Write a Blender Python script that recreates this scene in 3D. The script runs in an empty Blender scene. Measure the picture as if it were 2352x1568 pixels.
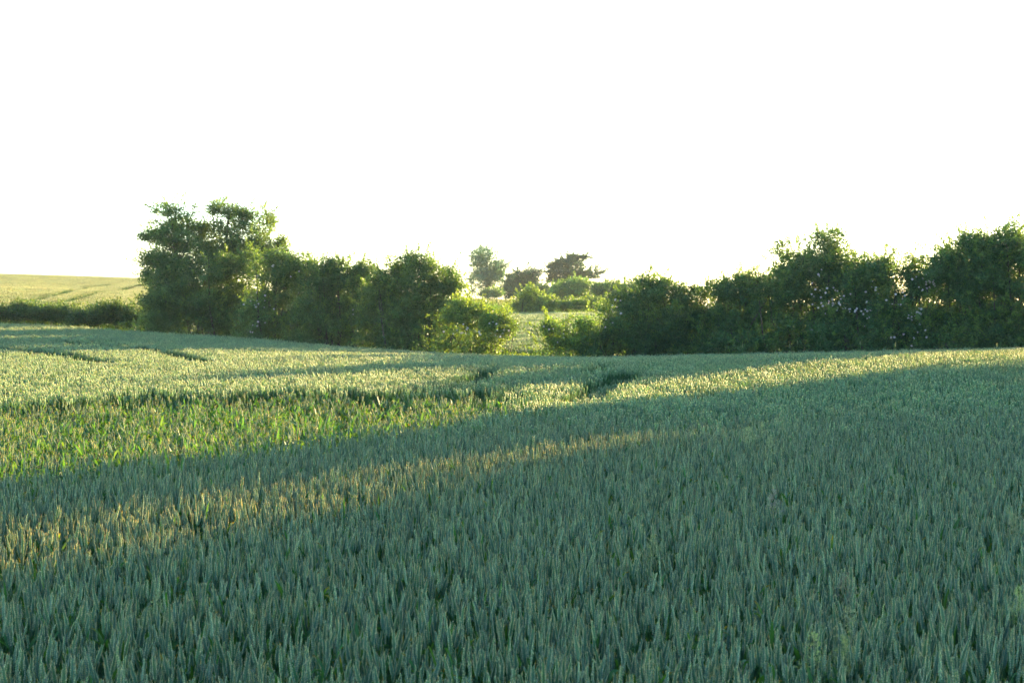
import bpy, math
import numpy as np
from math import radians, sin, cos, pi

S = bpy.context.scene
COL = S.collection
rng = np.random.default_rng(7)
AZ, EL = radians(36), radians(7.8)     # sun direction
EYE = 2.2            # eye height above the ground at the camera
F = 3693.0           # focal length in units of a 2352 px wide view
HX, HY = 1176.0, 690.0
CROP = 0.86          # height of the wheat

# ------------------------------------------------------------------ helpers
def tag(o, label=None, cat=None, group=None, kind=None):
    if label: o['label'] = label
    if cat: o['category'] = cat
    if group: o['group'] = group
    if kind: o['kind'] = kind
    return o

def link(o, parent=None):
    COL.objects.link(o)
    if parent is not None: o.parent = parent
    return o

class MB:
    """collects vertices, tris/quads and colours; builds ONE mesh object"""
    def __init__(s):
        s.v, s.c, s.t, s.q, s.n = [], [], [], [], 0
    def add(s, v, tris=None, quads=None, col=(1, 1, 1)):
        v = np.asarray(v, float).reshape(-1, 3)
        c = np.asarray(col, float)
        if c.ndim == 1: c = np.tile(c, (len(v), 1))
        s.v.append(v); s.c.append(c)
        if tris is not None and len(tris): s.t.append(np.asarray(tris, int).reshape(-1, 3) + s.n)
        if quads is not None and len(quads): s.q.append(np.asarray(quads, int).reshape(-1, 4) + s.n)
        s.n += len(v)
    def mesh(s, name, mat, smooth=False):
        v = np.concatenate(s.v); c = np.concatenate(s.c)
        t = np.concatenate(s.t) if s.t else np.zeros((0, 3), int)
        q = np.concatenate(s.q) if s.q else np.zeros((0, 4), int)
        me = bpy.data.meshes.new(name)
        me.vertices.add(len(v)); me.vertices.foreach_set('co', v.astype(np.float32).ravel())
        li = np.concatenate([t.ravel(), q.ravel()])
        me.loops.add(len(li)); me.loops.foreach_set('vertex_index', li.astype(np.int32))
        ls = np.concatenate([np.arange(len(t)) * 3, len(t) * 3 + np.arange(len(q)) * 4])
        me.polygons.add(len(ls)); me.polygons.foreach_set('loop_start', ls.astype(np.int32))
        a = me.color_attributes.new('Col', 'FLOAT_COLOR', 'POINT')
        a.data.foreach_set('color', np.concatenate([c, np.ones((len(c), 1))], 1).astype(np.float32).ravel())
        me.update(calc_edges=True)
        if smooth: me.polygons.foreach_set('use_smooth', np.ones(len(ls), bool))
        me.materials.append(mat)
        return me
    def build(s, name, mat, parent=None, smooth=False, loc=(0, 0, 0)):
        o = bpy.data.objects.new(name, s.mesh(name, mat, smooth)); o.location = loc
        return link(o, parent)
    def tube(s, pts, rads, n=5, col=(1, 1, 1)):
        pts = np.asarray(pts, float); k = len(pts)
        d = np.gradient(pts, axis=0); d /= np.linalg.norm(d, axis=1, keepdims=True) + 1e-9
        up = np.tile([0.0, 0, 1], (k, 1)); up[np.abs(d[:, 2]) > .9] = (1, 0, 0)
        a = np.cross(d, up); a /= np.linalg.norm(a, axis=1, keepdims=True)
        b = np.cross(d, a)
        th = np.arange(n) * 2 * pi / n
        v = pts[:, None] + np.asarray(rads, float)[:, None, None] * (a[:, None] * np.cos(th)[None, :, None] + b[:, None] * np.sin(th)[None, :, None])
        i, j = np.meshgrid(np.arange(k - 1), np.arange(n), indexing='ij')
        j2 = (j + 1) % n
        q = np.stack([i * n + j, i * n + j2, (i + 1) * n + j2, (i + 1) * n + j], -1).reshape(-1, 4)
        s.add(v.reshape(-1, 3), quads=q, col=col)
    def leaves(s, P, size, col, r, outward=None, ratio=.62, up=.5):
        """many small leaf blades: folded rhombs with random pose"""
        n = len(P)
        ax = r.normal(size=(n, 3)); 
        if outward is not None: ax += outward
        ax[:, 2] -= .15
        ax /= np.linalg.norm(ax, axis=1, keepdims=True)
        nr = r.normal(size=(n, 3)); nr[:, 2] += up
        sd = np.cross(ax, nr); sd /= np.linalg.norm(sd, axis=1, keepdims=True) + 1e-9
        nn = np.cross(sd, ax)
        L = (np.asarray(size) * r.uniform(.65, 1.35, n))[:, None]
        W = L * ratio * .5
        v = np.stack([P - ax * L * .5, P + sd * W + nn * W * .35, P + ax * L * .5, P - sd * W + nn * W * .35], 1).reshape(-1, 3)
        k = np.arange(n)[:, None] * 4
        s.add(v, quads=k + np.array([0, 1, 2, 3]), col=np.repeat(col, 4, 0))

def empty(name, loc):
    o = bpy.data.objects.new(name, None); o.location = loc; o.empty_display_size = .3
    return link(o)

# ------------------------------------------------------------------ materials
def mat_leafy(name, trans, ttint, rough=.55, spec=.3, jitter=.25, objrand=False, noise=0.0):
    m = bpy.data.materials.new(name); m.use_nodes = True
    nt = m.node_tree; N, L = nt.nodes, nt.links
    N.clear()
    out = N.new('ShaderNodeOutputMaterial'); mix = N.new('ShaderNodeMixShader')
    p = N.new('ShaderNodeBsdfPrincipled'); t = N.new('ShaderNodeBsdfTranslucent')
    a = N.new('ShaderNodeAttribute'); a.attribute_name = 'Col'
    p.inputs['Roughness'].default_value = rough
    p.inputs['Specular IOR Level'].default_value = spec
    src = a.outputs['Color']
    if objrand:
        oi = N.new('ShaderNodeObjectInfo'); hs = N.new('ShaderNodeHueSaturation')
        mr = N.new('ShaderNodeMapRange'); mr.inputs['To Min'].default_value = 1 - jitter; mr.inputs['To Max'].default_value = 1 + jitter
        L.new(oi.outputs['Random'], mr.inputs['Value']); L.new(mr.outputs[0], hs.inputs['Value'])
        m2 = N.new('ShaderNodeMath'); m2.operation = 'MULTIPLY_ADD'; m2.inputs[1].default_value = 37.7; m2.inputs[2].default_value = .3
        fr = N.new('ShaderNodeMath'); fr.operation = 'FRACT'
        mh = N.new('ShaderNodeMapRange'); mh.inputs['To Min'].default_value = .478; mh.inputs['To Max'].default_value = .522
        L.new(oi.outputs['Random'], m2.inputs[0]); L.new(m2.outputs[0], fr.inputs[0]); L.new(fr.outputs[0], mh.inputs['Value'])
        L.new(mh.outputs[0], hs.inputs['Hue'])
        L.new(src, hs.inputs['Color']); src = hs.outputs['Color']
    mul = N.new('ShaderNodeMix'); mul.data_type = 'RGBA'; mul.blend_type = 'MULTIPLY'; mul.inputs[0].default_value = 1
    L.new(src, mul.inputs[6]); mul.inputs[7].default_value = (*ttint, 1)
    L.new(src, p.inputs['Base Color']); L.new(mul.outputs[2], t.inputs['Color'])
    mix.inputs[0].default_value = trans
    L.new(p.outputs[0], mix.inputs[1]); L.new(t.outputs[0], mix.inputs[2]); L.new(mix.outputs[0], out.inputs[0])
    return m

def mat_noise(name, c0, c1, scale, rough=.9, bump=0.0, c2=None):
    m = bpy.data.materials.new(name); m.use_nodes = True
    nt = m.node_tree; N, L = nt.nodes, nt.links
    p = N['Principled BSDF']; p.inputs['Roughness'].default_value = rough; p.inputs['Specular IOR Level'].default_value = .2
    tc = N.new('ShaderNodeTexCoord'); nz = N.new('ShaderNodeTexNoise'); nz.inputs['Scale'].default_value = scale; nz.inputs['Detail'].default_value = 8
    cr = N.new('ShaderNodeValToRGB'); cr.color_ramp.elements[0].position = .35; cr.color_ramp.elements[1].position = .65
    cr.color_ramp.elements[0].color = (*c0, 1); cr.color_ramp.elements[1].color = (*c1, 1)
    L.new(tc.outputs['Object'], nz.inputs['Vector']); L.new(nz.outputs['Fac'], cr.inputs[0]); L.new(cr.outputs[0], p.inputs['Base Color'])
    if bump:
        b = N.new('ShaderNodeBump'); b.inputs['Strength'].default_value = bump; L.new(nz.outputs['Fac'], b.inputs['Height']); L.new(b.outputs[0], p.inputs['Normal'])
    return m

M_WHEAT = mat_leafy('wheat_plant',     .44, (3.3, 2.0, .42), rough=.5, spec=.35, jitter=.22, objrand=True)
M_GRASS = mat_leafy('grass_blade', .45, (1.7, 1.8, .7), rough=.5, spec=.3, jitter=.25, objrand=True)
M_LEAF = mat_leafy('shrub_leaf', .45, (2.3, 1.8, .34), rough=.45, spec=.35)
M_LEAF_FAR = mat_leafy('far_leaf', .22, (1.5, 1.9, .9), rough=.6, spec=.2)
M_PETAL = mat_leafy('rose_petal', .35, (1, .95, .95), rough=.6, spec=.2)
M_BARK = mat_noise('bark', (.05, .04, .03), (.14, .115, .09), 9, bump=.6)
M_SOIL = mat_noise('soil_and_stubble', (.045, .05, .022), (.085, .095, .04), .9, bump=.3)

# ------------------------------------------------------------------ terrain
# control points: (x, depth, height of the crop surface relative to the eye)
CP = np.array([
 (-2, 6, -1.40), (2, 6, -1.40), (0, 10, -1.40), (-4, 10, -1.40), (4, 10, -1.39), (0, 20, -1.43), (-7, 20, -1.42), (7, 20, -1.36),
 (-10, 30, -1.40), (0, 30, -1.46), (9, 30, -1.27), (-14, 43, -1.29), (-5, 42, -1.42), (0, 41, -1.47), (6.5, 38, -1.28), (12, 38, -1.19), (16, 42, -1.18),
 (12, 47, -1.46), (5, 47, -1.66), (19, 50, -1.36), (1, 55, -1.88), (-3, 53, -1.66), (-9, 58, -1.34), (-14, 60, -1.08), (-20, 62, -.84), (-30, 64, -.5),
 (10, 56, -1.65), (20, 58, -1.6), (-1.5, 60, -1.90), (1, 66, -1.80), (1.5, 80, -1.19), (2, 100, -.77), (2, 106, -.66), (2, 120, -.02), (3, 160, .17),
 (-6, 100, -.70), (10, 100, -.70), (10, 120, .0), (-8, 120, .1),
 (0, 225, .46), (12, 225, .1), (-22, 74, -.14), (-24, 100, .30), (-41, 150, 1.1), (-70, 230, 3.72), (-50, 230, 3.05), (-25, 228, 1.6), (-100, 200, 4.0), (-60, 100, 1.6),
 (30, 100, -.6), (60, 200, .2), (40, 50, -1.2), (60, 20, -1.3), (-40, 20, -1.3), (-40, 45, -.6), (0, -30, -1.3), (40, -30, -1.3), (-40, -30, -1.3), (0, 0, -1.4)], float)

def _tps():
    xy, z = CP[:, :2] / 50, CP[:, 2]
    r2 = ((xy[:, None] - xy[None]) ** 2).sum(-1)
    K = np.where(r2 > 0, .5 * r2 * np.log(r2 + 1e-12), 0) + np.eye(len(z)) * 2e-5
    Pm = np.c_[np.ones(len(z)), xy]
    A = np.zeros((len(z) + 3,) * 2); A[:len(z), :len(z)] = K; A[:len(z), len(z):] = Pm; A[len(z):, :len(z)] = Pm.T
    return np.linalg.solve(A, np.r_[z, 0, 0, 0]), xy
_w, _xy = _tps()
def W(x, y):
    """height of the crop surface relative to the eye"""
    x = np.atleast_1d(np.asarray(x, float)); y = np.atleast_1d(np.asarray(y, float))
    xc = np.clip(x, -110, 75); yc = np.clip(y, -35, 235)
    out = np.empty(len(x))
    for i in range(0, len(x), 20000):
        q = np.c_[xc[i:i + 20000], yc[i:i + 20000]] / 50
        r2 = ((q[:, None] - _xy[None]) ** 2).sum(-1)
        out[i:i + 20000] = (.5 * r2 * np.log(r2 + 1e-12)) @ _w[:-3] + _w[-3] + q @ _w[-2:]
    over = np.maximum(y - 238, 0)
    out -= np.minimum(.0006 * over ** 2, 3 + .012 * over)
    out -= .02 * np.maximum(np.abs(x + 17) - 93, 0)
    return out
def G(x, y): return W(x, y) + EYE - CROP        # world height of the soil
def g1(x, y): return float(G(x, y)[0])

def at(X, Y, d):                                  # view direction -> point at a given depth
    return np.array([(X - HX) / F * d, d, EYE - (Y - HY) / F * d])
def on_crop(X, Y, lo=5.0, hi=60.0):               # where a view ray meets the crop surface
    d = np.linspace(lo, hi, 1500)
    f = -(Y - HY) / F * d - W((X - HX) / F * d, d)
    k = np.argmax(f < 0) if (f < 0).any() else len(d) - 1
    return np.array([(X - HX) / F * d[k], d[k]])

def build_ground():
    ax = np.sort(np.concatenate([np.linspace(-110, 80, 120), -110 - np.geomspace(5, 2400, 16), 80 + np.geomspace(5, 2400, 16)]))
    ay = np.sort(np.concatenate([np.linspace(-35, 300, 200), 300 + np.geomspace(8, 2600, 16), -35 - np.geomspace(5, 1500, 12)]))
    X, Y = np.meshgrid(ax, ay)
    Z = G(X.ravel(), Y.ravel())
    n = len(ax); i, j = np.meshgrid(np.arange(len(ay) - 1), np.arange(n - 1), indexing='ij')
    q = np.stack([i * n + j, i * n + j + 1, (i + 1) * n + j + 1, (i + 1) * n + j], -1).reshape(-1, 4)
    m = MB(); m.add(np.c_[X.ravel(), Y.ravel(), Z], quads=q)
    o = m.build('ground', M_SOIL, smooth=True); o['kind'] = 'structure'
build_ground()

# ------------------------------------------------------------------ wheat prototypes
EAR = np.array([.150, .322, .230]); EAR2 = np.array([.19, .36, .222]); STEM = np.array([.070, .185, .095]); LEAF = np.array([.044, .150, .042])
YEL = np.array([.28, .25, .07]); TIP = np.array([.48, .52, .38])

def ear_hi(m, base, ax, r, L=.088):
    """wheat ear: two ranks of overlapping spikelets on a core, short awn tips"""
    ax = ax / np.linalg.norm(ax)
    th = r.uniform(0, 2 * pi)
    s = np.cross(ax, [cos(th), sin(th), .01]); s /= np.linalg.norm(s); t = np.cross(ax, s)
    m.tube([base, base + ax * L * .5, base + ax * L], [.003, .0035, .0015], 4, EAR * .8)
    n = 20
    for i in range(n):
        f = i / (n - 1); side = 1 if i % 2 else -1
        wv = (.55 + .45 * sin(pi * min(1, f * 1.15 + .12))) 
        b = base + ax * (L * f * .93) + s * side * .0034 * wv
        d = ax + s * side * .33 + t * r.normal(0, .12); d /= np.linalg.norm(d)
        ln = .0155 * (.8 + .3 * wv); w = .0056 * wv
        u = np.cross(d, t); u /= np.linalg.norm(u); v = np.cross(d, u)
        mid = b + d * ln * .42
        pts = np.array([b, mid + u * w * .7, mid + v * w * 1.25, mid - u * w * .7, mid - v * w * 1.25, b + d * ln])
        tr = [(0, 1, 2), (0, 2, 3), (0, 3, 4), (0, 4, 1), (5, 2, 1), (5, 3, 2), (5, 4, 3), (5, 1, 4)]
        c = EAR * (1 - .3 * f * 0) * r.uniform(.8, 1.15); cc = np.tile(c, (6, 1)); cc[0] = EAR * .55; cc[5] = TIP * r.uniform(.7, 1.2)
        m.add(pts, tris=tr, col=cc)
        if r.random() < .45:
            e = b + d * (ln + r.uniform(.006, .018)); k = u * .0006
            m.add([b + d * ln - k, b + d * ln + k, e], tris=[(0, 1, 2)], col=TIP)

def ear_lo(m, base, ax, r, L=.09, fat=1.0):
    k = 7
    f = np.linspace(0, 1, k); rad = np.array([.0025, .0062, .0052, .0070, .0054, .0058, .0008]) * fat
    pts = base + np.outer(f * L, ax / np.linalg.norm(ax)) + r.normal(0, .0008, (k, 3))
    cols = np.repeat(np.array([EAR * .7, EAR2, EAR * .75, EAR2, EAR * .8, EAR2, TIP]), 4, 0) * r.uniform(.85, 1.15)
    m.tube(pts, rad, 4, cols)

def blade(m, base, az, L, w, rise, droop, col, tipcol=None, seg=5, twist=0.0):
    f = np.linspace(0, 1, seg + 1)
    h = np.array([cos(az), sin(az), 0]); sd = np.array([-sin(az), cos(az), 0])
    out = L * f * cos(rise) ; z = L * (f * sin(rise) - droop * f ** 2.2)
    c = base + np.outer(out, h) + np.outer(z, [0, 0, 1])
    ww = w * .5 * np.clip(1.15 - .2 * f, 0, 1) * np.where(f > .55, np.clip((1.02 - f) / .45, 0.02, 1), 1)
    sv = np.cos(twist * f)[:, None] * sd + np.sin(twist * f)[:, None] * np.array([0, 0, 1.0])
    v = np.concatenate([c - sv * ww[:, None], c + sv * ww[:, None]])
    k = seg + 1; i = np.arange(seg)
    cl = np.tile(col, (k, 1)).astype(float)
    if tipcol is not None:
        mixf = np.clip((f - .55) / .3, 0, 1)[:, None]; cl = cl * (1 - mixf) + tipcol * mixf
    m.add(v, quads=np.stack([i, i + 1, i + 1 + k, i + k], 1), col=np.concatenate([cl, cl]))

def stalk(m, x, y, H, r, hi, nleaf=2, lw=.012, leafup=0.0, stem_n=3, ear=True, tilt=.07, fat=1.0):
    lean = r.normal(0, tilt, 2)
    p0 = np.array([x, y, 0.0]); p2 = np.array([x + lean[0] * H, y + lean[1] * H, H]); p1 = (p0 + p2) * .5 - np.r_[lean * H * .15, 0]
    m.tube([p0, p1, p2], [.0024, .0021, .0016], stem_n, STEM)
    ax = (p2 - p1) + np.r_[r.normal(0, .04, 2), 0]
    if ear: (ear_hi if hi else ear_lo)(m, p2, ax, r, r.uniform(.078, .098), **({} if hi else {'fat': fat}))
    for _ in range(nleaf):
        f = r.uniform(.55, .93) + leafup
        b = p0 + (p2 - p0) * min(f, 1.02)
        u = r.random()
        col = LEAF * r.uniform(.75, 1.3)
        tip = YEL * r.uniform(.6, 1.1) if u < .04 else None
        if u < .005: col = YEL * .8
        blade(m, b, r.uniform(0, 2 * pi), r.uniform(.13, .24), lw * r.uniform(.7, 1.25), r.uniform(.75, 1.35), r.uniform(.1, .75), col, tip, 5, r.normal(0, .8))

def proto_collection(name, makers, mat):
    c = bpy.data.collections.new(name)
    for k, fn in enumerate(makers):
        m = MB(); fn(m, np.random.default_rng(1000 + k))
        c.objects.link(bpy.data.objects.new(name + '.%03d' % (k + 1), m.mesh(name, mat)))
    return c

def scatter(name, pts, rot, scl, idx, coll, label, cat):
    """one stuff object: plants of the collection set on points"""
    me = bpy.data.meshes.new(name)
    me.vertices.add(len(pts)); me.vertices.foreach_set('co', np.asarray(pts, np.float32).ravel())
    for nm, ty, da, key in (('rot', 'FLOAT_VECTOR', rot, 'vector'), ('scl', 'FLOAT_VECTOR', scl, 'vector'), ('idx', 'INT', idx, 'value')):
        a = me.attributes.new(nm, ty, 'POINT')
        a.data.foreach_set(key, np.asarray(da, np.int32 if ty == 'INT' else np.float32).ravel())
    o = link(bpy.data.objects.new(name, me))
    ng = bpy.data.node_groups.new(name, 'GeometryNodeTree')
    ng.interface.new_socket('Geometry', in_out='INPUT', socket_type='NodeSocketGeometry')
    ng.interface.new_socket('Geometry', in_out='OUTPUT', socket_type='NodeSocketGeometry')
    N, L = ng.nodes, ng.links
    gi, go = N.new('NodeGroupInput'), N.new('NodeGroupOutput')
    iop, ci = N.new('GeometryNodeInstanceOnPoints'), N.new('GeometryNodeCollectionInfo')
    ci.inputs['Collection'].default_value = coll
    ci.inputs['Separate Children'].default_value = True; ci.inputs['Reset Children'].default_value = True
    iop.inputs['Pick Instance'].default_value = True
    def att(nm, ty):
        n = N.new('GeometryNodeInputNamedAttribute'); n.data_type = ty; n.inputs['Name'].default_value = nm; return n.outputs['Attribute']
    e = N.new('FunctionNodeEulerToRotation'); L.new(att('rot', 'FLOAT_VECTOR'), e.inputs[0]); L.new(e.outputs[0], iop.inputs['Rotation'])
    L.new(att('scl', 'FLOAT_VECTOR'), iop.inputs['Scale']); L.new(att('idx', 'INT'), iop.inputs['Instance Index'])
    L.new(gi.outputs[0], iop.inputs['Points']); L.new(ci.outputs[0], iop.inputs['Instance']); L.new(iop.outputs[0], go.inputs[0])
    md = o.modifiers.new('plants', 'NODES'); md.node_group = ng
    return tag(o, label, cat, kind='stuff')

def clump(n, rad, fat, nleaf, stem_n=3, ear_every=1, lw=.012):
    def fn(m, r):
        for i in range(n):
            a, q = r.uniform(0, 2 * pi), rad * math.sqrt(r.random())
            stalk(m, q * cos(a), q * sin(a), .71 + r.normal(0, .03), r, False, nleaf if r.random() < .7 else 0, lw, stem_n=stem_n, fat=fat)
    return fn

NV = 14
near = [lambda m, r: stalk(m, 0, 0, .715, r, True, 2, .012) for _ in range(NV)] + \
       [lambda m, r: stalk(m, 0, 0, .66, r, True, 5, .024, leafup=.06, tilt=.13) for _ in range(6)] + \
       [lambda m, r: stalk(m, 0, 0, .55, r, True, 4, .026, leafup=.1, ear=False) for _ in range(4)]
C_NEAR = proto_collection('wheat_plant', near, M_WHEAT)
C_MID = proto_collection('wheat_tuft', [clump(9, .13, 1.15, 1) for _ in range(8)], M_WHEAT)
_e, _e2 = EAR, EAR2
EAR = np.array([.172, .305, .170]); EAR2 = np.array([.215, .34, .165])  # yellower ear colours, used for the hill patches alone
C_HILL = proto_collection('yellow_wheat_patch', [clump(34, .42, 2.2, 1, lw=.03) for _ in range(5)], M_WHEAT)
EAR, EAR2 = _e, _e2
C_FAR = proto_collection('wheat_patch', [clump(34, .42, 2.2, 1, lw=.03) for _ in range(5)], M_WHEAT)

# bare wheel tracks and lodged spots in the crop
TR = []
for poly, w in (([(-60, 788), (60, 798), (130, 806), (250, 824)], .5), ([(150, 779), (300, 791), (390, 803), (480, 822)], .45),
                ([(1330, 905), (1385, 880), (1420, 858), (1438, 846)], .42), ([(1068, 868), (1100, 855), (1130, 842)], .34), ([(1330, 846), (1370, 838), (1400, 830)], .3)):
    p = np.array([on_crop(*q) for q in poly]); TR.append((p, w))
def track_dist(x, y):
    d = np.full(len(x), 9.0)
    for p, w in TR:
        for a, b in zip(p[:-1], p[1:]):
            ab = b - a; t = np.clip(((x - a[0]) * ab[0] + (y - a[1]) * ab[1]) / (ab @ ab), 0, 1)
            d = np.minimum(d, np.hypot(x - a[0] - t * ab[0], y - a[1] - t * ab[1]) / w)
    return d
THIN = np.array([on_crop(*q) for q in ((-250, 1130), (0, 1096), (500, 1045), (800, 1010), (1000, 975), (1240, 925), (1290, 885), (1120, 880), (700, 885), (300, 890), (-100, 915), (-300, 940))])
def in_poly(x, y, P):
    c = np.zeros(len(x), bool)
    for (x1, y1), (x2, y2) in zip(P, np.roll(P, -1, 0)):
        k = ((y1 > y) != (y2 > y)) & (x < (x2 - x1) * (y - y1) / (y2 - y1 + 1e-12) + x1); c ^= k
    return c
_ph = rng.uniform(0, 2 * pi, (10, 3)); _kv = rng.normal(size=(10, 2))
def wav(x, y, s):                                   # smooth patchiness in -1..1
    v = 0
    for (a, b, c), k in zip(_ph, _kv): v = v + np.sin((k[0] * x + k[1] * y) / s + a)
    return v / 10 * 1.6

def field_far(x):                                   # far edge of the field along the hedge
    return np.interp(x, [-60, -20, -14, -9, -3, 1.5, 6, 12, 20, 30], [66, 63, 60.5, 58, 54.5, 56, 54, 53, 51, 50])

def sow(n, d0, d1, half):
    d = np.sqrt(rng.uniform(d0 * d0, d1 * d1, int(n * 1.0)))
    x = rng.uniform(-1, 1, len(d)) * half(d)
    return x, d
# near: every plant one by one
half = lambda d: .40 * d + 1.3
area = np.trapz(2 * half(np.linspace(3.6, 23, 50)), np.linspace(3.6, 23, 50))
n = int(area * 430); d = rng.uniform(0, 1, n * 2); dd = 3.6 + d * 19.4
keep = rng.random(len(dd)) < half(dd) / half(23.0); dd = dd[keep][:n]; dd = dd[rng.random(len(dd)) < (23 - dd) / 6.5]
x = rng.uniform(-1, 1, len(dd)) * half(dd); y = dd
def finish(x, y, near=True):
    thin = in_poly(x + wav(x * 3, y * 3, 1.3) * .35 + rng.normal(0, .35, len(x)), y + wav(y * 3, x * 3, 1.1) * .7 + rng.normal(0, .6, len(x)), THIN)
    td = track_dist(x, y)
    k = (td > 1) | (rng.random(len(x)) < .55)
    k &= rng.random(len(x)) < .86 + .30 * wav(x, y, .16)
    k &= ~(thin & (rng.random(len(x)) < (.70 + .45 * wav(x, y, .45))))
    return x[k], y[k], thin[k], td[k]
x, y, thin, td = finish(x, y)
hs = 1 + .035 * wav(x, y, 1.2) + rng.normal(0, .052, len(x)); hs[rng.random(len(x)) < .012] += .10
hs = np.where(thin, hs - .15 + rng.normal(0, .09, len(x)), hs); hs = np.where(td < 1, hs * .78, hs)
idx = rng.integers(0, NV, len(x)); u = rng.random(len(x))
idx = np.where(thin & (u < .55), rng.integers(NV, NV + 6, len(x)), idx)
idx = np.where(thin & (u > .80), rng.integers(NV + 6, NV + 10, len(x)), idx)
idx = np.where(~thin & (u < .08), rng.integers(NV, NV + 6, len(x)), idx)
rot = np.c_[rng.normal(0, .05, len(x)), rng.normal(0, .05, len(x)), rng.uniform(0, 2 * pi, len(x))]
A = [np.c_[x, y, G(x, y)], rot, np.c_[hs * 0 + rng.uniform(.92, 1.1, len(x)), hs * 0 + 1, hs], idx]
A[2][:, 1] = A[2][:, 0]
scatter('wheat', *A, C_NEAR, 'blue-green young wheat with dense upright ears filling the shaded foreground', 'wheat')

# from 18 m to the hedge: tufts; thin region keeps single leafy plants
half = lambda d: .40 * d + 2.0
ya = np.linspace(16.5, 66, 60); area = np.trapz(2 * half(ya), ya)
n = int(area * 46); dd = 16.5 + 49.5 * rng.random(n * 2); keep = rng.random(len(dd)) < half(dd) / half(66.0); dd = dd[keep][:n]; dd = dd[rng.random(len(dd)) < (dd - 16.5) / 6.5]
x = rng.uniform(-1, 1, len(dd)) * half(dd); y = dd
k = y < field_far(x); x, y = x[k], y[k]
x, y, thin, td = finish(x, y)
sel = ~thin; sx, sy, st = x[sel], y[sel], td[sel]
hs = 1 + .03 * wav(sx, sy, 1.6) + rng.normal(0, .03, len(sx)); hs = np.where(st < 1, .75, hs)
zz = rng.uniform(.95, 1.1, len(sx))
scatter('wheat', np.c_[sx, sy, G(sx, sy)], np.c_[rng.normal(0, .03, (len(sx), 2)), rng.uniform(0, 6.283, len(sx))], np.c_[zz, zz, hs], rng.integers(0, 8, len(sx)),
        C_MID, 'wheat of the middle field striped by low sun and hedge shadow', 'wheat')
tx = np.repeat(x[thin], 5) + rng.normal(0, .09, thin.sum() * 5); ty = np.repeat(y[thin], 5) + rng.normal(0, .09, thin.sum() * 5)
hs = .88 + .07 * wav(tx, ty, .8) + rng.normal(0, .09, len(tx)); u = rng.random(len(tx))
ti = np.where(u < .5, rng.integers(NV, NV + 6, len(tx)), np.where(u > .75, rng.integers(NV + 6, NV + 10, len(tx)), rng.integers(0, NV, len(tx))))
scatter('wheat', np.c_[tx, ty, G(tx, ty)], np.c_[rng.normal(0, .06, (len(tx), 2)), rng.uniform(0, 6.283, len(tx))], np.c_[hs * 0 + 1.05, hs * 0 + 1.05, hs], ti,
        C_NEAR, 'thin leafy wheat with bright green blades in the sunlit band at left', 'wheat')

# the crop on the far hill and behind the gap
HT = [np.array([on_crop(*q, lo=72, hi=235) for q in pl]) for pl in ([(40, 690), (82, 683), (145, 670), (197, 658), (250, 652)], [(120, 694), (154, 687), (239, 666), (291, 658), (330, 653)])]
def hill_line(x, y):
    dmin = np.full(len(x), 99.)
    for p in HT:
        for a, b in zip(p[:-1], p[1:]):
            ab = b - a; t = np.clip(((x - a[0]) * ab[0] + (y - a[1]) * ab[1]) / (ab @ ab), 0, 1)
            dmin = np.minimum(dmin, np.hypot(x - a[0] - t * ab[0], y - a[1] - t * ab[1]))
    return dmin
def wedge(X0, X1, d0, d1, dens):
    a0, a1 = (X0 - HX) / F, (X1 - HX) / F
    n = int(dens * .5 * (a1 - a0) * (d1 * d1 - d0 * d0)); d = np.sqrt(rng.uniform(d0 * d0, d1 * d1, n))
    return d * rng.uniform(a0, a1, n), d
x, y = wedge(-330, 420, 71, 246, 9)
hl = hill_line(x, y); k = (hl > .55) & (y > 71 - .35 * (x + 20)); x, y = x[k], y[k]
zz = rng.uniform(.9, 1.1, len(x))
scatter('distant_wheat', np.c_[x, y, G(x, y)], np.c_[x * 0, x * 0, rng.uniform(0, 6.283, len(x))], np.c_[zz, zz, rng.uniform(.9, 1.06, len(x))], rng.integers(0, 5, len(x)),
        C_HILL, 'pale sunlit wheat on the hill slope beyond the left hedge', 'wheat')
x, y = wedge(960, 1500, 64, 104, 7)
zz = rng.uniform(.9, 1.1, len(x))
scatter('distant_wheat', np.c_[x, y, G(x, y)], np.c_[x * 0, x * 0, rng.uniform(0, 6.283, len(x))], np.c_[zz, zz, rng.uniform(.9, 1.05, len(x))], rng.integers(0, 5, len(x)),
        C_FAR, 'grey-green wheat seen through the gap between the hedges', 'wheat')

# ------------------------------------------------------------------ grass verges
GR = np.array([.075, .15, .03])
def tuft(n, rad, h, w, col):
    def fn(m, r):
        for i in range(n):
            a, q = r.uniform(0, 6.283), rad * math.sqrt(r.random())
            blade(m, np.array([q * cos(a), q * sin(a), 0]), r.uniform(0, 6.283), h * r.uniform(.5, 1.1), w * r.uniform(.6, 1.3), r.uniform(1.05, 1.5), r.uniform(.05, .5), col * r.uniform(.7, 1.3), None, 4, r.normal(0, .5))
    return fn
C_GRASS = proto_collection('grass_tuft', [tuft(26, .22, .75, .016, GR) for _ in range(4)] + [tuft(26, .25, 1.0, .02, GR * np.array([1.25, 1.1, .9])) for _ in range(3)] +
                           [tuft(30, .35, .5, .03, np.array([.16, .17, .055])) for _ in range(3)], M_GRASS)
px, py, pi_, ps = [], [], [], []
def verge(xs, ys, i0, i1, s0, s1):
    px.append(xs); py.append(ys); pi_.append(rng.integers(i0, i1, len(xs))); ps.append(rng.uniform(s0, s1, len(xs)))
xs = rng.uniform(-16, -1, 900); verge(xs, field_far(xs) + rng.uniform(.1, 1.6, 900), 0, 4, .8, 1.25)      # foot of the left hedge
xs = rng.uniform(-30, -13, 1100); verge(xs, field_far(xs) + rng.uniform(.2, 4.5, 1100), 0, 4, .7, 1.1)      # low strip at far left
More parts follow.
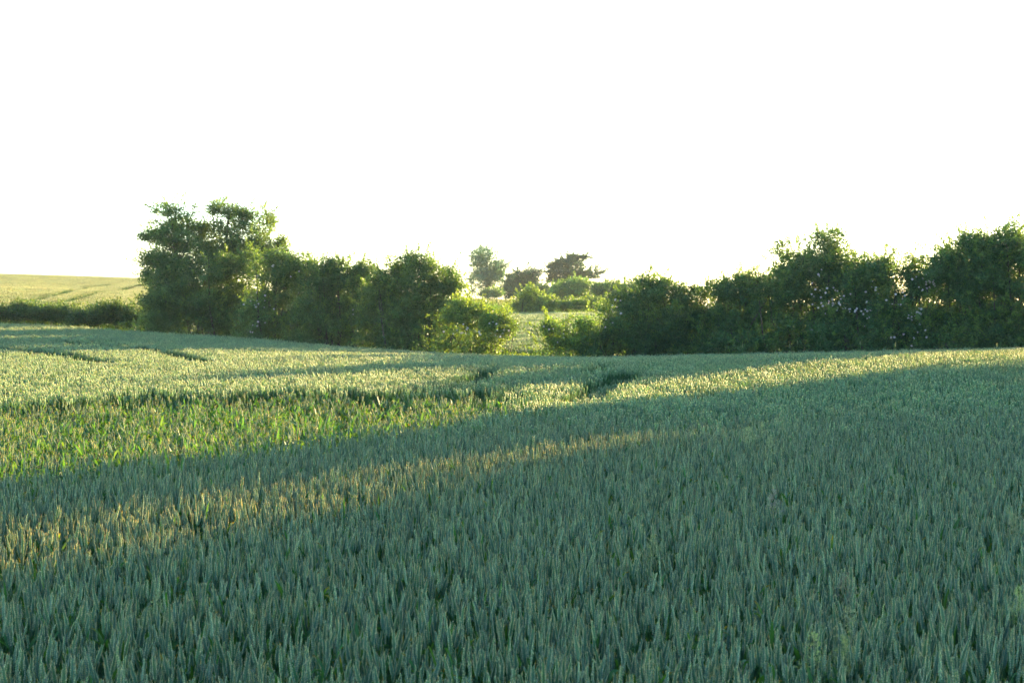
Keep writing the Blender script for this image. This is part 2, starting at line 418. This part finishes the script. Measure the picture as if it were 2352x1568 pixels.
xs = rng.uniform(-32, -14, 1500); verge(xs, field_far(xs) + rng.uniform(5, 8.5, 1500), 4, 7, .8, 1.25)
xs = rng.uniform(-1.2, 4.0, 1100); verge(xs, rng.uniform(55.6, 63, 1100), 4, 7, .6, 1.1)                  # the gap
xs = rng.uniform(3, 22, 700); verge(xs, field_far(xs) + rng.uniform(.1, 1.2, 700), 0, 4, .6, 1.0)
xs, ys = wedge(960, 1560, 105, 122, 3.2); verge(xs, ys, 4, 10, .8, 1.4)                                      # bank behind the far crop
xs, ys = wedge(960, 1560, 122, 236, .5); verge(xs, ys, 7, 10, 1.0, 1.8)
for p in HT:
    for a, b in zip(p[:-1], p[1:]):
        t = rng.random(110); xs = a[0] + (b[0] - a[0]) * t + rng.normal(0, .3, 110); verge(xs, a[1] + (b[1] - a[1]) * t + rng.normal(0, .3, 110), 0, 4, .4, .65)
x = np.concatenate(px); y = np.concatenate(py); s = np.concatenate(ps)
scatter('grass', np.c_[x, y, G(x, y)], np.c_[x * 0, x * 0, rng.uniform(0, 6.283, len(x))], np.c_[s, s, s], np.concatenate(pi_), C_GRASS,
        'rank green grass along the hedge foot, in the gap and on the bank', 'grass')

# ------------------------------------------------------------------ shrubs and trees
LC = np.array([.082, .165, .078])
def blossom_mesh():
    m = MB(); r = np.random.default_rng(5)
    for k in range(5):
        a = k * 2 * pi / 5; c, s_ = cos(a), sin(a)
        R = np.array([[c, -s_, 0], [s_, c, 0], [0, 0, 1]])
        v = np.array([(0, 0, 0), (.018, -.014, .006), (.036, -.012, .012), (.041, 0, .011), (.036, .012, .012), (.018, .014, .006)]) @ R.T
        m.add(v, tris=[(0, 1, 2), (0, 2, 3), (0, 3, 4), (0, 4, 5)], col=(.66, .60, .58))
    th = np.arange(6) * pi / 3
    m.add(np.r_[[[0, 0, .008]], np.c_[.008 * np.cos(th), .008 * np.sin(th), th * 0 + .004]], tris=[(0, i + 1, (i + 1) % 6 + 1) for i in range(6)], col=(.55, .42, .06))
    return m.mesh('blossom', M_PETAL)
ME_BLOSSOM = blossom_mesh()

def plant(name, label, cat, d, lobes, group=None, leaf=.072, dens=.72, clump=.23, flat=.75, fill=1.0, spray=1.0, spl=.75, col=LC, tipc=(1.5, 1.35, .9),
          seed=0, nblossom=0, bloss=None, stems=4, trunk_r=.06, single=False, world=None, depthf=.8, gaps=0.0, ratio=.62, sub=5, base=0.0, lmat=None):
    """lobes: (X, Y, rX, rY[, depth offset]) in view units at depth d, or metric ones if world=(x, y) is given"""
    r = np.random.default_rng(100 + seed)
    if world is None:
        k = d / F
        LB = [((q[0] - HX) * k, d + (q[4] if len(q) > 4 else 0), EYE - (q[1] - HY) * k, q[2] * k, q[2] * k * depthf, q[3] * k) for q in lobes]
        bx = float(np.mean([q[0] for q in LB])); by = d
    else:
        bx, by = world; bz0 = g1(bx, by)
        LB = [(bx + q[0], by + q[1], bz0 + q[2], q[3], q[4], q[5]) for q in lobes]
    bz = g1(bx, by)
    root = empty(name, (bx, by, bz)); tag(root, label, cat, group)
    B = np.array([bx, by, bz])
    MAIN = LB
    if sub:                                                # smaller lobes break up the outline
        LB = []
        for q in MAIN:
            q = np.array(q); LB.append(tuple(np.r_[q[:3], q[3:] * .84]))
            for _ in range(sub):
                u = r.normal(size=3); u[2] += .35; u[1] *= .7; u /= np.linalg.norm(u)
                f = r.uniform(.22, .56)
                LB.append(tuple(np.r_[q[:3] + u * q[3:] * r.uniform(.80, 1.10), q[3:] * f * r.uniform(.8, 1.2, 3)]))
    if base:                                               # skirts down to the ground
        x0, x1 = min(q[0] - q[3] * .8 for q in MAIN), max(q[0] + q[3] * .8 for q in MAIN)
        for xx in np.arange(x0, x1, .75):
            yy = by + r.uniform(-.5, .4); hh = r.uniform(.8, 1.4) * base
            LB.append((xx + r.normal(0, .15), yy, g1(xx, yy) + hh * .75, r.uniform(.5, .8), r.uniform(.5, .8), hh))
    lf = MB(); wd = MB()
    allc = []
    for li, (cx, cy, cz, rx, ry, rz) in enumerate(LB):
        c = np.array([cx, cy, cz]) - B; R = np.array([rx, ry, rz])
        area = 4 * pi * ((rx * ry) ** 1.6 / 3 + (rx * rz) ** 1.6 / 3 + (ry * rz) ** 1.6 / 3) ** (1 / 1.6)
        nc = max(6, int(area / (clump * clump * 2.0) * dens))
        u = r.normal(size=(nc, 3)); u /= np.linalg.norm(u, axis=1, keepdims=True)
        rad = r.uniform(.62, 1.04, nc) * (1 + .08 * np.sin(u[:, 0] * 7 + li) * np.cos(u[:, 2] * 6))
        cc = c + u * R * rad[:, None]
        low = cc[:, 2] < .05; cc = cc[~low]; u = u[~low]
        if gaps > 0: kk = r.random(len(cc)) > gaps; cc = cc[kk]; u = u[kk]
        allc.append(cc)
        nl = max(8, int(2.2 * clump * clump / (leaf * leaf * ratio * .5) * .95))
        P = np.repeat(cc, nl, 0) + r.normal(size=(len(cc) * nl, 3)) * np.array([clump, clump, clump * flat]) * r.uniform(.40, .82, (len(cc), 1)).repeat(nl, 0)
        tone = np.repeat(r.uniform(.62, 1.38, len(cc)) * r.uniform(.82, 1.2), nl) * r.uniform(.75, 1.25, len(P))
        hue = np.repeat(r.normal(0, .10, len(cc)), nl)
        cl = np.outer(tone, col) * np.c_[1 + hue, np.ones(len(P)), 1 - hue * .5]
        lf.leaves(P, leaf, cl, r, outward=np.repeat(u, nl, 0) * .6, ratio=ratio)
        if fill > 0:                                       # inner foliage
            nf = int(rx * ry * rz * 4.19 * 480 * fill * (.075 / leaf) ** 2)
            v = r.normal(size=(nf, 3)); v /= np.linalg.norm(v, axis=1, keepdims=True)
            P = c + v * R * (r.random(nf) ** (1 / 3) * .88)[:, None]; P = P[P[:, 2] > .05]
            lf.leaves(P, leaf * 1.15, np.outer(r.uniform(.6, 1.1, len(P)), col), r, ratio=ratio)
        # long shoots
        ns = int(area * 2.3 * spray); 
        for _ in range(ns):
            v = r.normal(size=3); v[2] = abs(v[2]) * 1.1 + .05; v /= np.linalg.norm(v)
            p0 = c + v * R * .9; dr = v * np.array([1, 1, .7]) + np.array([0, 0, r.uniform(.1, 1.0)]) + r.normal(0, .3, 3); dr /= np.linalg.norm(dr)
            Ls = spl * r.uniform(.35, 1.25); t = np.linspace(0, 1, 4)[:, None]
            pts = p0 + dr * Ls * t + np.array([0, 0, -.18 * Ls]) * t ** 2
            wd.tube(pts, np.linspace(.011, .004, 4), 3)
            nn = int(10 + Ls * 38); f = r.random((nn, 1)) ** .8
            P = p0 + dr * Ls * f + np.array([0, 0, -.18 * Ls]) * f ** 2 + r.normal(0,  .012 + leaf * .28, (nn, 3))
            lf.leaves(P, leaf, np.outer(r.uniform(.8, 1.3, nn), col * np.asarray(tipc)), r, outward=np.tile(dr, (nn, 1)), ratio=ratio)
    # wood
    allc = np.concatenate(allc)
    if single:
        top = max(MAIN, key=lambda q: q[2] + q[5]); tp = np.array([top[0], top[1], top[2] + top[5] * .55]) - B
        f = np.linspace(0, 1, 7)[:, None]
        tpts = f * tp + np.r_[[[0, 0, 0]], r.normal(0, .05, (6, 3)) * np.array([1, 1, 0])] - np.array([0, 0, .1]) * (f == 0)
        wd.tube(tpts, np.linspace(trunk_r, trunk_r * .2, 7), 7)
        for e in allc[r.permutation(len(allc))[:min(len(allc), 70)]]:
            h = np.clip((e[2] / tp[2]) * .72 - .08, .08, .95); s0 = np.array([np.interp(h, f[:, 0], tpts[:, q]) for q in range(3)])
            mid = (s0 + e) * .5 + np.array([0, 0, np.linalg.norm(e - s0) * .10]) + r.normal(0, .06, 3)
            br = max(.008, trunk_r * .3 * (1 - h))
            wd.tube([s0, mid, e], [br, br * .6, .005], 4)
    else:
        for q in MAIN:
            for ks in range(stems):
                e = np.array(q[:3]) - B + (r.normal(0, .4, 3) if ks else np.zeros(3)) * np.array(q[3:]); e[2] = max(e[2], .3)
                s0 = np.array([e[0] * .8 + r.normal(0, .2), e[1] * .6, 0]); s0[2] = g1(bx + s0[0], by + s0[1]) - bz - .1
                mid = (s0 + e) * .5 + r.normal(0, .12, 3)
                wd.tube([s0, mid, e], [trunk_r * r.uniform(.5, 1), trunk_r * .5, .012], 5)
        xs_ = np.linspace(min(q[0] for q in MAIN) - bx, max(q[0] for q in MAIN) - bx, 6)   # the shared rootstock
        wd.tube([(x_ * .8, 0, g1(bx + x_ * .8, by) - bz + .05 + r.normal(0, .03)) for x_ in xs_], [trunk_r * .8] * 6, 5)
        for e in allc[r.permutation(len(allc))[:min(len(allc), 30)]]:
            q = np.array(MAIN[int(np.argmin([np.linalg.norm(e + B - np.array(w[:3])) for w in MAIN]))][:3]) - B
            wd.tube([q, (q + e) * .5 + r.normal(0, .08, 3), e * 1.0], [.018, .012, .005], 3)
    wd.build('trunk', M_BARK, root)
    lf.build('crown', lmat or M_LEAF, root)
    if nblossom:
        for nb in range(nblossom):
            if nb % 3: X, Y = X0 + r.normal(0, 11), Y0 + r.normal(0, 11)
            q = (bloss if bloss is not None else lobes)[r.integers(len(bloss if bloss is not None else lobes))]
            k = d / F; a = r.uniform(0, 2 * pi); rr = math.sqrt(r.random())
            if nb % 3 == 0: X, Y = X0, Y0 = q[0] + q[2] * rr * cos(a), q[1] + q[3] * rr * sin(a)
            x_, z_ = (X - HX) * k - bx, EYE - (Y - HY) * k - bz
            yy = 0.0                                       # sits on the outer face of the crown
            for (cx, cy, cz, rx, ry, rz) in LB:
                e = 1 - ((x_ + bx - cx) / rx) ** 2 - ((z_ + bz - cz) / rz) ** 2
                if e > 0: yy = min(yy, cy - by - ry * math.sqrt(e) * 1.05)
            o = bpy.data.objects.new('blossom', ME_BLOSSOM); o.location = (x_, yy - r.uniform(.05, .25), z_)
            o.rotation_euler = (radians(r.uniform(35, 100)), r.normal(0, .4), r.uniform(-.6, .6)); s = r.uniform(.6, 1.1); o.scale = (s, s, s)
            link(o, root)
    return root

HEDGE_L, HEDGE_R = 'bushes of the left hedge', 'bushes of the right hedge'
# ---- left hedge
plant('hawthorn_tree', 'slim dark green tree at the far left end of the left hedge', 'tree', 63,
      [(408, 500, 46, 36), (400, 545, 50, 34), (385, 590, 44, 40), (370, 620, 42, 38), (440, 590, 40, 50), (356, 545, 26, 11), (352, 596, 28, 13), (358, 632, 30, 14)], HEDGE_L, seed=1, single=True, trunk_r=.11, gaps=.22, fill=.14, flat=.6, clump=.24, spl=.8, spray=.9)
plant('hawthorn_tree', 'rounded tallest tree crown rising in the middle of the left tree trio', 'tree', 64,
      [(522, 505, 48, 36), (510, 550, 52, 40), (560, 540, 40, 40), (520, 600, 66, 40), (575, 590, 44, 36), (475, 570, 30, 46)], HEDGE_L, seed=2, single=True, trunk_r=.11, gaps=.1, fill=.3, flat=.7, clump=.26, spl=.7)
plant('hawthorn_tree', 'sparse sunlit yellow-green tree with open branches right of the tree trio', 'tree', 65,
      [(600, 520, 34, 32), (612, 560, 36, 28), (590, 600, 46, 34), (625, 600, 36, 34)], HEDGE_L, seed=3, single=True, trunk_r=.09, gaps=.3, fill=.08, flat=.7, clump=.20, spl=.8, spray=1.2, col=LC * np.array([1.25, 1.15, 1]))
plant('hedge_bush', 'broad dark bush below the tree trio at the left hedge end', 'bush', 62,
      [(385, 655, 58, 60), (400, 715, 72, 45), (470, 650, 70, 58), (490, 710, 70, 52), (560, 650, 62, 62), (570, 715, 60, 52)], HEDGE_L, base=1.0, seed=4, spray=.7)
plant('hedge_bush', 'dark bush dotted with small white roses in the left hedge', 'bush', 60.5,
      [(640, 660, 62, 66), (650, 715, 64, 58), (700, 640, 44, 46), (655, 615, 46, 40)], HEDGE_L, base=1.0, seed=5, nblossom=30, bloss=[(600, 700, 28, 42), (650, 625, 60, 22), (590, 735, 16, 40)], spray=.8)
plant('hedge_bush', 'flat topped bush with bright upright shoots in the left hedge', 'bush', 59.5,
      [(735, 665, 52, 62), (760, 725, 60, 56), (800, 670, 52, 62), (840, 690, 36, 56), (850, 730, 50, 60), (815, 740, 60, 50), (865, 690, 34, 44), (790, 700, 60, 70, 1.5), (730, 630, 30, 34), (775, 620, 18, 26), (832, 628, 20, 22)], HEDGE_L, base=1.0, seed=6, spray=1.0, spl=.7, nblossom=6)
plant('hedge_bush', 'rounded dark bush standing at the right end of the left hedge', 'bush', 57.5,
      [(935, 680, 62, 62), (965, 640, 44, 48), (900, 725, 62, 66), (965, 730, 70, 66), (1010, 700, 46, 66), (880, 690, 40, 50), (908, 652, 46, 46), (1028, 700, 42, 56), (880, 740, 60, 60), (1020, 660, 26, 40)], HEDGE_L, base=1.0, seed=7, spray=.9, gaps=.05)
plant('elder_shoot', 'thin twiggy sapling leaning out beyond the left hedge end', 'sapling', 60,
      [(1035, 640, 16, 18), (1050, 665, 14, 16), (1020, 625, 14, 14)], HEDGE_L, seed=8, single=True, trunk_r=.04, gaps=.5, fill=0, clump=.16, spl=.5, spray=.8)
plant('rose_bush', 'low sunlit wild rose bush with pale flowers left of the gap', 'bush', 55.5,
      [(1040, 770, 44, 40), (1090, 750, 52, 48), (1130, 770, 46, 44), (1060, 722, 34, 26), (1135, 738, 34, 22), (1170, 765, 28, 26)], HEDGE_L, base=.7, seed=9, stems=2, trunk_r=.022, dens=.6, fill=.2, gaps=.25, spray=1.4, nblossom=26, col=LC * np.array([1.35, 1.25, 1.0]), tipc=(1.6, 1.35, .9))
# ---- low growth at far left
plant('bramble', 'low dark bramble with spiky dead stems near the left hedge end', 'bramble', 65,
      [(262, 722, 34, 20), (300, 728, 38, 24), (225, 724, 36, 20), (200, 730, 34, 16)], 'low brambles at far left', seed=10, fill=2, dens=1.1, col=LC * .8, stems=3, spray=1.8, spl=.6, trunk_r=.02)
plant('bramble', 'low dark bramble in the grassy strip at the left edge', 'bramble', 66,
      [(120, 724, 50, 19), (180, 724, 44, 20), (40, 721, 50, 18), (-40, 719, 50, 18), (80, 722, 46, 18)], 'low brambles at far left', seed=11, fill=2, dens=1.1, col=LC * .8, stems=3, spray=1.2, spl=.4, trunk_r=.02)
# ---- right hedge
plant('rose_bush', 'low bright sunlit bush right of the gap', 'bush', 56,
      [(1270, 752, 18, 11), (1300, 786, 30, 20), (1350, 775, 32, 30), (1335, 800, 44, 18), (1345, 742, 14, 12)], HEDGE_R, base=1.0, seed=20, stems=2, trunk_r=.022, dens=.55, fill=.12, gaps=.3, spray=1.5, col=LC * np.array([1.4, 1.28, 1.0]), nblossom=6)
plant('hedge_bush', 'rounded green bush at the left end of the right hedge', 'bush', 55,
      [(1440, 738, 58, 58), (1480, 700, 50, 48), (1412, 780, 52, 40), (1470, 770, 66, 50), (1492, 666, 30, 22)], HEDGE_R, base=1.0, seed=21, spray=1.1, nblossom=12, bloss=[(1400, 720, 30, 40), (1450, 690, 30, 25)])
plant('hedge_bush', 'green bush with a dark sprig on top in the right hedge', 'bush', 55,
      [(1560, 720, 60, 58), (1540, 675, 30, 30), (1600, 690, 40, 34), (1560, 770, 72, 50), (1620, 760, 50, 56)], HEDGE_R, base=1.0, seed=22, spray=1.1)
plant('hedge_bush', 'uneven sunlit bush left of the big bush in the right hedge', 'bush', 54.5,
      [(1690, 720, 56, 56), (1660, 680, 32, 34), (1690, 665, 40, 30), (1745, 690, 40, 50), (1720, 675, 34, 38), (1680, 770, 66, 50), (1745, 760, 50, 56)], HEDGE_R, base=1.0, seed=23, spray=1.3, fill=.6)
plant('hedge_bush', 'big domed bush with leafy peak in the right hedge', 'bush', 53.5,
      [(1820, 620, 54, 60), (1890, 590, 46, 50), (1930, 620, 46, 46), (1830, 700, 66, 66), (1865, 650, 74, 62), (1765, 680, 40, 56), (1960, 650, 50, 50), (1860, 765, 76, 54), (1910, 690, 50, 60)], HEDGE_R, base=1.0, seed=24, spray=1.1, nblossom=16, bloss=[(1890, 670, 60, 40), (1880, 730, 40, 50)])
plant('rose_bush', 'bush covered with scattered white roses on dark foliage', 'bush', 52.5,
      [(1985, 650, 56, 52), (2020, 625, 40, 34), (1960, 710, 58, 62), (2020, 690, 60, 60, .8), (2010, 760, 70, 54), (1935, 765, 44, 50)], HEDGE_R, base=1.0, seed=25, spray=1.0, gaps=.08, nblossom=64, bloss=[(2000, 660, 50, 40), (1960, 700, 50, 40), (1895, 690, 30, 30)])
plant('rose_bush', 'white flowering wild rose arching beside the tall bush at right', 'bush', 52,
      [(2090, 690, 56, 56), (2140, 700, 50, 60, .8), (2110, 640, 40, 44), (2055, 650, 50, 44), (2150, 640, 46, 50), (2070, 750, 60, 50), (2140, 750, 60, 56)], HEDGE_R, base=1.0, seed=26, spray=1.1, gaps=.08, nblossom=60, bloss=[(2075, 705, 45, 45), (2060, 745, 45, 45), (2110, 650, 30, 30)])
plant('hedge_bush', 'tall dark bush with loose shoots near the right edge', 'bush', 51.5,
      [(2180, 640, 52, 52), (2240, 580, 52, 50), (2290, 575, 50, 52), (2200, 620, 60, 60), (2200, 700, 70, 66), (2260, 660, 66, 66), (2220, 765, 80, 54)], HEDGE_R, base=1.0, seed=27, spray=1.3, spl=.8)
plant('hedge_bush', 'tallest bush cut by the right edge of the photo', 'bush', 51,
      [(2340, 580, 56, 56), (2330, 650, 70, 66), (2320, 740, 76, 66), (2420, 600, 60, 66), (2430, 700, 80, 90)], HEDGE_R, base=1.0, seed=28, spray=1.3, spl=.8)
# ---- beyond the gap
FAR = 'trees and bushes on the rise beyond the gap'
plant('pale_tree', 'pale thin-leaved tree with visible fan of branches on the rise', 'tree', 222,
      [(1118, 618, 45, 40), (1106, 646, 36, 28), (1136, 642, 30, 28)], FAR, lmat=M_LEAF_FAR, seed=40, leaf=.15, clump=.34, flat=.9, dens=.8, single=True, trunk_r=.16, gaps=.2, fill=.12, spl=1.0, spray=.4, sub=5, col=np.array([.12, .20, .12]))
plant('dark_tree', 'dark grey-green tree with flat layered branches on the skyline', 'tree', 222,
      [(1300, 612, 46, 8), (1328, 593, 24, 8), (1312, 602, 34, 7), (1272, 616, 22, 6), (1310, 626, 54, 7), (1335, 636, 36, 6), (1280, 640, 30, 7), (1310, 645, 46, 6)],
      FAR, lmat=M_LEAF_FAR, seed=41, leaf=.15, clump=.38, single=True, trunk_r=.2, flat=.35, gaps=.1, fill=.3, spl=1.3, spray=.5, sub=3, depthf=.9, col=np.array([.055, .105, .06]), tipc=(1.1, 1.1, 1))
plant('round_bush', 'dark round thicket right of the pale tree', 'bush', 215,
      [(1185, 650, 32, 26), (1215, 648, 32, 28), (1170, 668, 26, 18), (1210, 672, 40, 16)], FAR, lmat=M_LEAF_FAR, seed=42, leaf=.18, clump=.5, spl=1.0, spray=.25, col=np.array([.07, .14, .065]))
plant('round_bush', 'smooth light green bush under the umbrella shaped tree', 'bush', 150,
      [(1315, 665, 42, 24), (1285, 668, 28, 18), (1345, 672, 30, 18)], FAR, seed=43, fill=.5, leaf=.14, clump=.4, spl=.5, spray=.35, col=LC * 1.25)
plant('round_bush', 'upright leafy bush between far bushes and right hedge', 'bush', 140,
      [(1395, 666, 34, 20), (1440, 664, 38, 20), (1420, 682, 44, 14)], FAR, seed=44, leaf=.13, clump=.4, spl=.7, spray=.9, col=LC * 1.2)
plant('field_bush', 'small sunlit bush standing alone on the bank in the gap', 'bush', 106,
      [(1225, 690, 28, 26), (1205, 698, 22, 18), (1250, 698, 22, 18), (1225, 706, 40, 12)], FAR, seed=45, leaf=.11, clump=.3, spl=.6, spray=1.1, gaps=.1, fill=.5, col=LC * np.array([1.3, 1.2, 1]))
plant('field_bush', 'low scrub with pale tips on the right of the bank', 'bush', 107,
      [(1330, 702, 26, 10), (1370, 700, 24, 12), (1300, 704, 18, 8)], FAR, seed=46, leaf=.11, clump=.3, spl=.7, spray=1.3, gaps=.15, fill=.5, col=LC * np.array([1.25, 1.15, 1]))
plant('field_bush', 'tiny bush at the foot of the pale tree', 'bush', 200,
      [(1140, 672, 22, 8), (1118, 676, 16, 6)], FAR, seed=47, leaf=.16, clump=.4, spl=.6, spray=.5, col=LC * 1.2)

plant('scrub_band', 'long low band of green scrub under the dark trees on the rise', 'bush', 205,
      [(1250, 674, 44, 14), (1295, 672, 44, 17), (1350, 674, 46, 14), (1410, 674, 46, 15), (1460, 674, 40, 15)], FAR, lmat=M_LEAF_FAR, seed=48, leaf=.16, clump=.45, spl=.9, spray=.4, col=np.array([.085, .15, .06]))

# ---- tall trees right of the view; the low sun is behind them, they shade the foreground
def lane(s, t): return (s * cos(AZ) + t * sin(AZ), -s * sin(AZ) + t * cos(AZ))
def off(k): return (-cos(AZ) * k, sin(AZ) * k)          # step across the sun's direction, towards the view
for i, (s_, t_, h, rr) in enumerate([(-9.85, 45, 8.4, 1.1), (-5.4, 41, 8.4, 2.1), (-2.2, 37, 8.2, 2.3), (1.7, 33, 7.6, 2.4), (5.6, 29, 7, 2.4)]):
    if i == 0: LB_ = [(0, 0, 6.9, 1.15, 1.15, 1.7), (*off(.4), 5.6, 1.4, 1.4, 1.2), (*off(.95), 4.2, 2.0, 2.0, 1.3), (*off(.8), 3.4, 1.6, 1.6, .8)]
    else: LB_ = [(0, 0, h * .82, rr, rr, h * .18), (0, 0, h * .62, rr, rr, h * .20), (0, 0, h * .25, rr * 1.45, rr * 1.45, h * .33)]
    if i == 1: LB_ += [(*off(2.15), 2.65, 1.6, 1.6, 2.5)]
    plant('hedgerow_tree', 'tall dense hedgerow tree right of the frame that shades the foreground', 'tree', 0, LB_,
          'tall hedgerow trees right of the frame', seed=60 + i, leaf=.13, clump=.45, spray=.15, fill=2.6, dens=1.0, single=True, trunk_r=.2, sub=0, world=lane(s_, t_))

# ------------------------------------------------------------------ tall weed grasses standing above the crop
def panicle_grass(X, Y, lo, label, seed, size=1.0, col=(.34, .34, .20), hi=60):
    """Y = top of the panicle in the view"""
    r = np.random.default_rng(seed)
    p = on_crop(X, Y + 40, lo, hi); d = p[1]; x_ = (X - HX) / F * d; z_ = EYE - (Y - HY) / F * d
    gz = g1(x_, d); H = z_ - gz
    root = empty('bent_grass', (x_, d, gz)); tag(root, label, 'grass stalk', 'tall bent grasses above the wheat')
    s = MB(); s.tube([(0, 0, 0), (.01, 0, H * .5), (0, 0, H * .98)], [.002, .0017, .0008], 4, (.12, .17, .07)); s.build('stem', M_GRASS, root)
    pn = MB()
    for k in range(9):
        z0 = H - .20 * size + .19 * size * k / 8; Lb = .085 * size * (1 - k / 10)
        for _ in range(4):
            a = r.uniform(0, 6.283); e = np.array([cos(a) * Lb, sin(a) * Lb, z0 + Lb * r.uniform(.2, .8)]); b = np.array([0, 0, z0])
            pn.tube([b, (b + e) / 2 + np.array([0, 0, .008]), e], [.0007, .0006, .0005], 3, col)
            f = r.uniform(.35, 1.05, (8, 1)); P = b + (e - b) * f + r.normal(0, .005, (8, 3))
            pn.leaves(P, .0085, np.outer(r.uniform(.7, 1.3, 8), col), r, ratio=.5)
    pn.build('panicle', M_GRASS, root)
for i, (X, Y, lab, c) in enumerate([
    (1718, 982, 'leftmost pale grass panicle of the cluster right of centre in shaded wheat', (.42, .43, .27)),
    (1748, 968, 'feathery pale grass panicle in the middle of the cluster right of centre', (.42, .43, .27)),
    (1770, 1000, 'lowest drooping pale grass panicle of the cluster right of centre', (.42, .43, .27)),
    (1792, 948, 'tallest pale grass panicle standing alone above the shaded wheat', (.44, .45, .28)),
    (1780, 1125, 'purplish grass panicle in the shaded wheat right of centre', (.36, .30, .31)),
    (1500, 1230, 'faint pale grass panicle among wheat ears near the lower middle', (.3, .33, .18)),
    (360, 1362, 'pale grass panicle in front at lower left', (.30, .33, .18)),
    (1874, 1455, 'bushy yellow-green grass panicle at the bottom right', (.38, .41, .18)),
    (1938, 1462, 'yellow-green grass panicle just right of the bushy bottom one', (.38, .41, .18)),
    (1952, 1395, 'pale grass panicle above the pair at the bottom right', (.42, .43, .27)),
    (1946, 1318, 'reddish slender grass panicle above the bottom right group', (.27, .23, .18)),
    (2332, 1180, 'pale grass panicle at the right edge in shade', (.42, .43, .27)),
    (2345, 1350, 'pale grass panicle at the right edge nearest the bottom', (.34, .36, .18))]):
    panicle_grass(X, Y, 5, lab, 300 + i, .84 + .05 * (i % 4), c)

def tall_stalk(X, Y, d, label, seed):
    r = np.random.default_rng(seed); x_ = (X - HX) / F * d; gz = g1(x_, d); H = EYE - (Y - HY) / F * d - gz
    root = empty('tall_wheat', (x_, d, gz)); tag(root, label, 'wheat stalk', 'wheat stalks standing above the crop edge')
    s = MB(); s.tube([(0, 0, 0), (.01, 0, H * .5), (0, 0, H - .08)], [.003, .0026, .002], 4, STEM * 1.3); s.build('stem', M_WHEAT, root)
    e = MB(); ear_hi(e, np.array([0, 0, H - .095]), np.array([r.normal(0, .05), 0, 1.]), r, .095); e.build('ear', M_WHEAT, root)
for i, (X, Y, lab) in enumerate([(1706, 789, 'tall wheat stalk against the sunlit bush in the right hedge'), (1815, 792, 'short pale stalk left of the tallest wheat stalk'), (1832, 781, 'tallest pale wheat stalk on the crest before the big domed bush'),
                                 (1877, 780, 'left stalk of a close pair on the crest before the white roses'), (1884, 787, 'right shorter stalk of the close pair on the crest'),
                                 (1976, 783, 'tall stalk before the bush of scattered white roses'), (2056, 787, 'tall stalk before the arching white wild rose'), (2290, 788, 'tall stalk on the crest near the right edge')]):
    tall_stalk(X, Y, 37.5, lab, 400 + i)

# ------------------------------------------------------------------ summer evening haze
def build_haze():
    x0, x1, y0, y1, z0, z1 = -2560, 2530, -1560, 2950, -70, 16
    v = [(x, y, z) for z in (z0, z1) for y in (y0, y1) for x in (x0, x1)]
    m = MB(); m.add(v, quads=[(0, 2, 3, 1), (4, 5, 7, 6), (0, 1, 5, 4), (2, 6, 7, 3), (0, 4, 6, 2), (1, 3, 7, 5)])
    mt = bpy.data.materials.new('haze'); mt.use_nodes = True; nt = mt.node_tree; nt.nodes.clear()
    o = nt.nodes.new('ShaderNodeOutputMaterial'); p = nt.nodes.new('ShaderNodeVolumePrincipled')
    p.inputs['Color'].default_value = (.85, .93, 1, 1); p.inputs['Density'].default_value = HAZE; p.inputs['Anisotropy'].default_value = .3
    nt.links.new(p.outputs[0], o.inputs['Volume'])
    tag(m.build('haze', mt), 'thin pale evening haze over the fields', 'haze', kind='stuff')
HAZE = .0002
build_haze()

# ------------------------------------------------------------------ light, sky, camera
w = bpy.data.worlds.new('World'); S.world = w; w.use_nodes = True
N, L = w.node_tree.nodes, w.node_tree.links
sky = N.new('ShaderNodeTexSky'); sky.sky_type = 'NISHITA'; sky.sun_disc = False
sky.sun_elevation = EL; sky.sun_rotation = AZ; sky.air_density = .9; sky.dust_density = .15; sky.ozone_density = 2.2
bg = N['Background']; bg.inputs['Strength'].default_value = .13; L.new(sky.outputs[0], bg.inputs['Color'])

sd = bpy.data.lights.new('sun', 'SUN'); sd.energy = 4.0; sd.angle = radians(.53); sd.color = (1.0, .75, .34)
so = link(bpy.data.objects.new('sun', sd))
from mathutils import Vector
so.rotation_euler = Vector((sin(AZ) * cos(EL), cos(AZ) * cos(EL), sin(EL))).to_track_quat('Z', 'Y').to_euler(); so.location = (30, 40, 30)

cd = bpy.data.cameras.new('camera'); cd.sensor_width = 22.3; cd.lens = 22.3 * F / 2352; cd.clip_end = 6000; cd.clip_start = .1
cd.dof.use_dof = True; cd.dof.focus_distance = 12.0; cd.dof.aperture_fstop = 5.6
co = link(bpy.data.objects.new('camera', cd)); co.location = (0, 0, EYE)
co.rotation_euler = (pi / 2 - math.atan((784 - HY) / F), 0, 0)
S.camera = co
S.render.engine = 'CYCLES'
S.cycles.use_denoising = True
S.cycles.max_bounces = 7; S.cycles.diffuse_bounces = 3; S.cycles.glossy_bounces = 2; S.cycles.transmission_bounces = 4
S.cycles.sample_clamp_indirect = 3
vs = S.view_settings; vs.view_transform = 'Standard'; vs.look = 'None'; vs.gamma = 1; vs.use_curve_mapping = False; vs.exposure = 2.48
S.render.resolution_x, S.render.resolution_y = 1024, 682
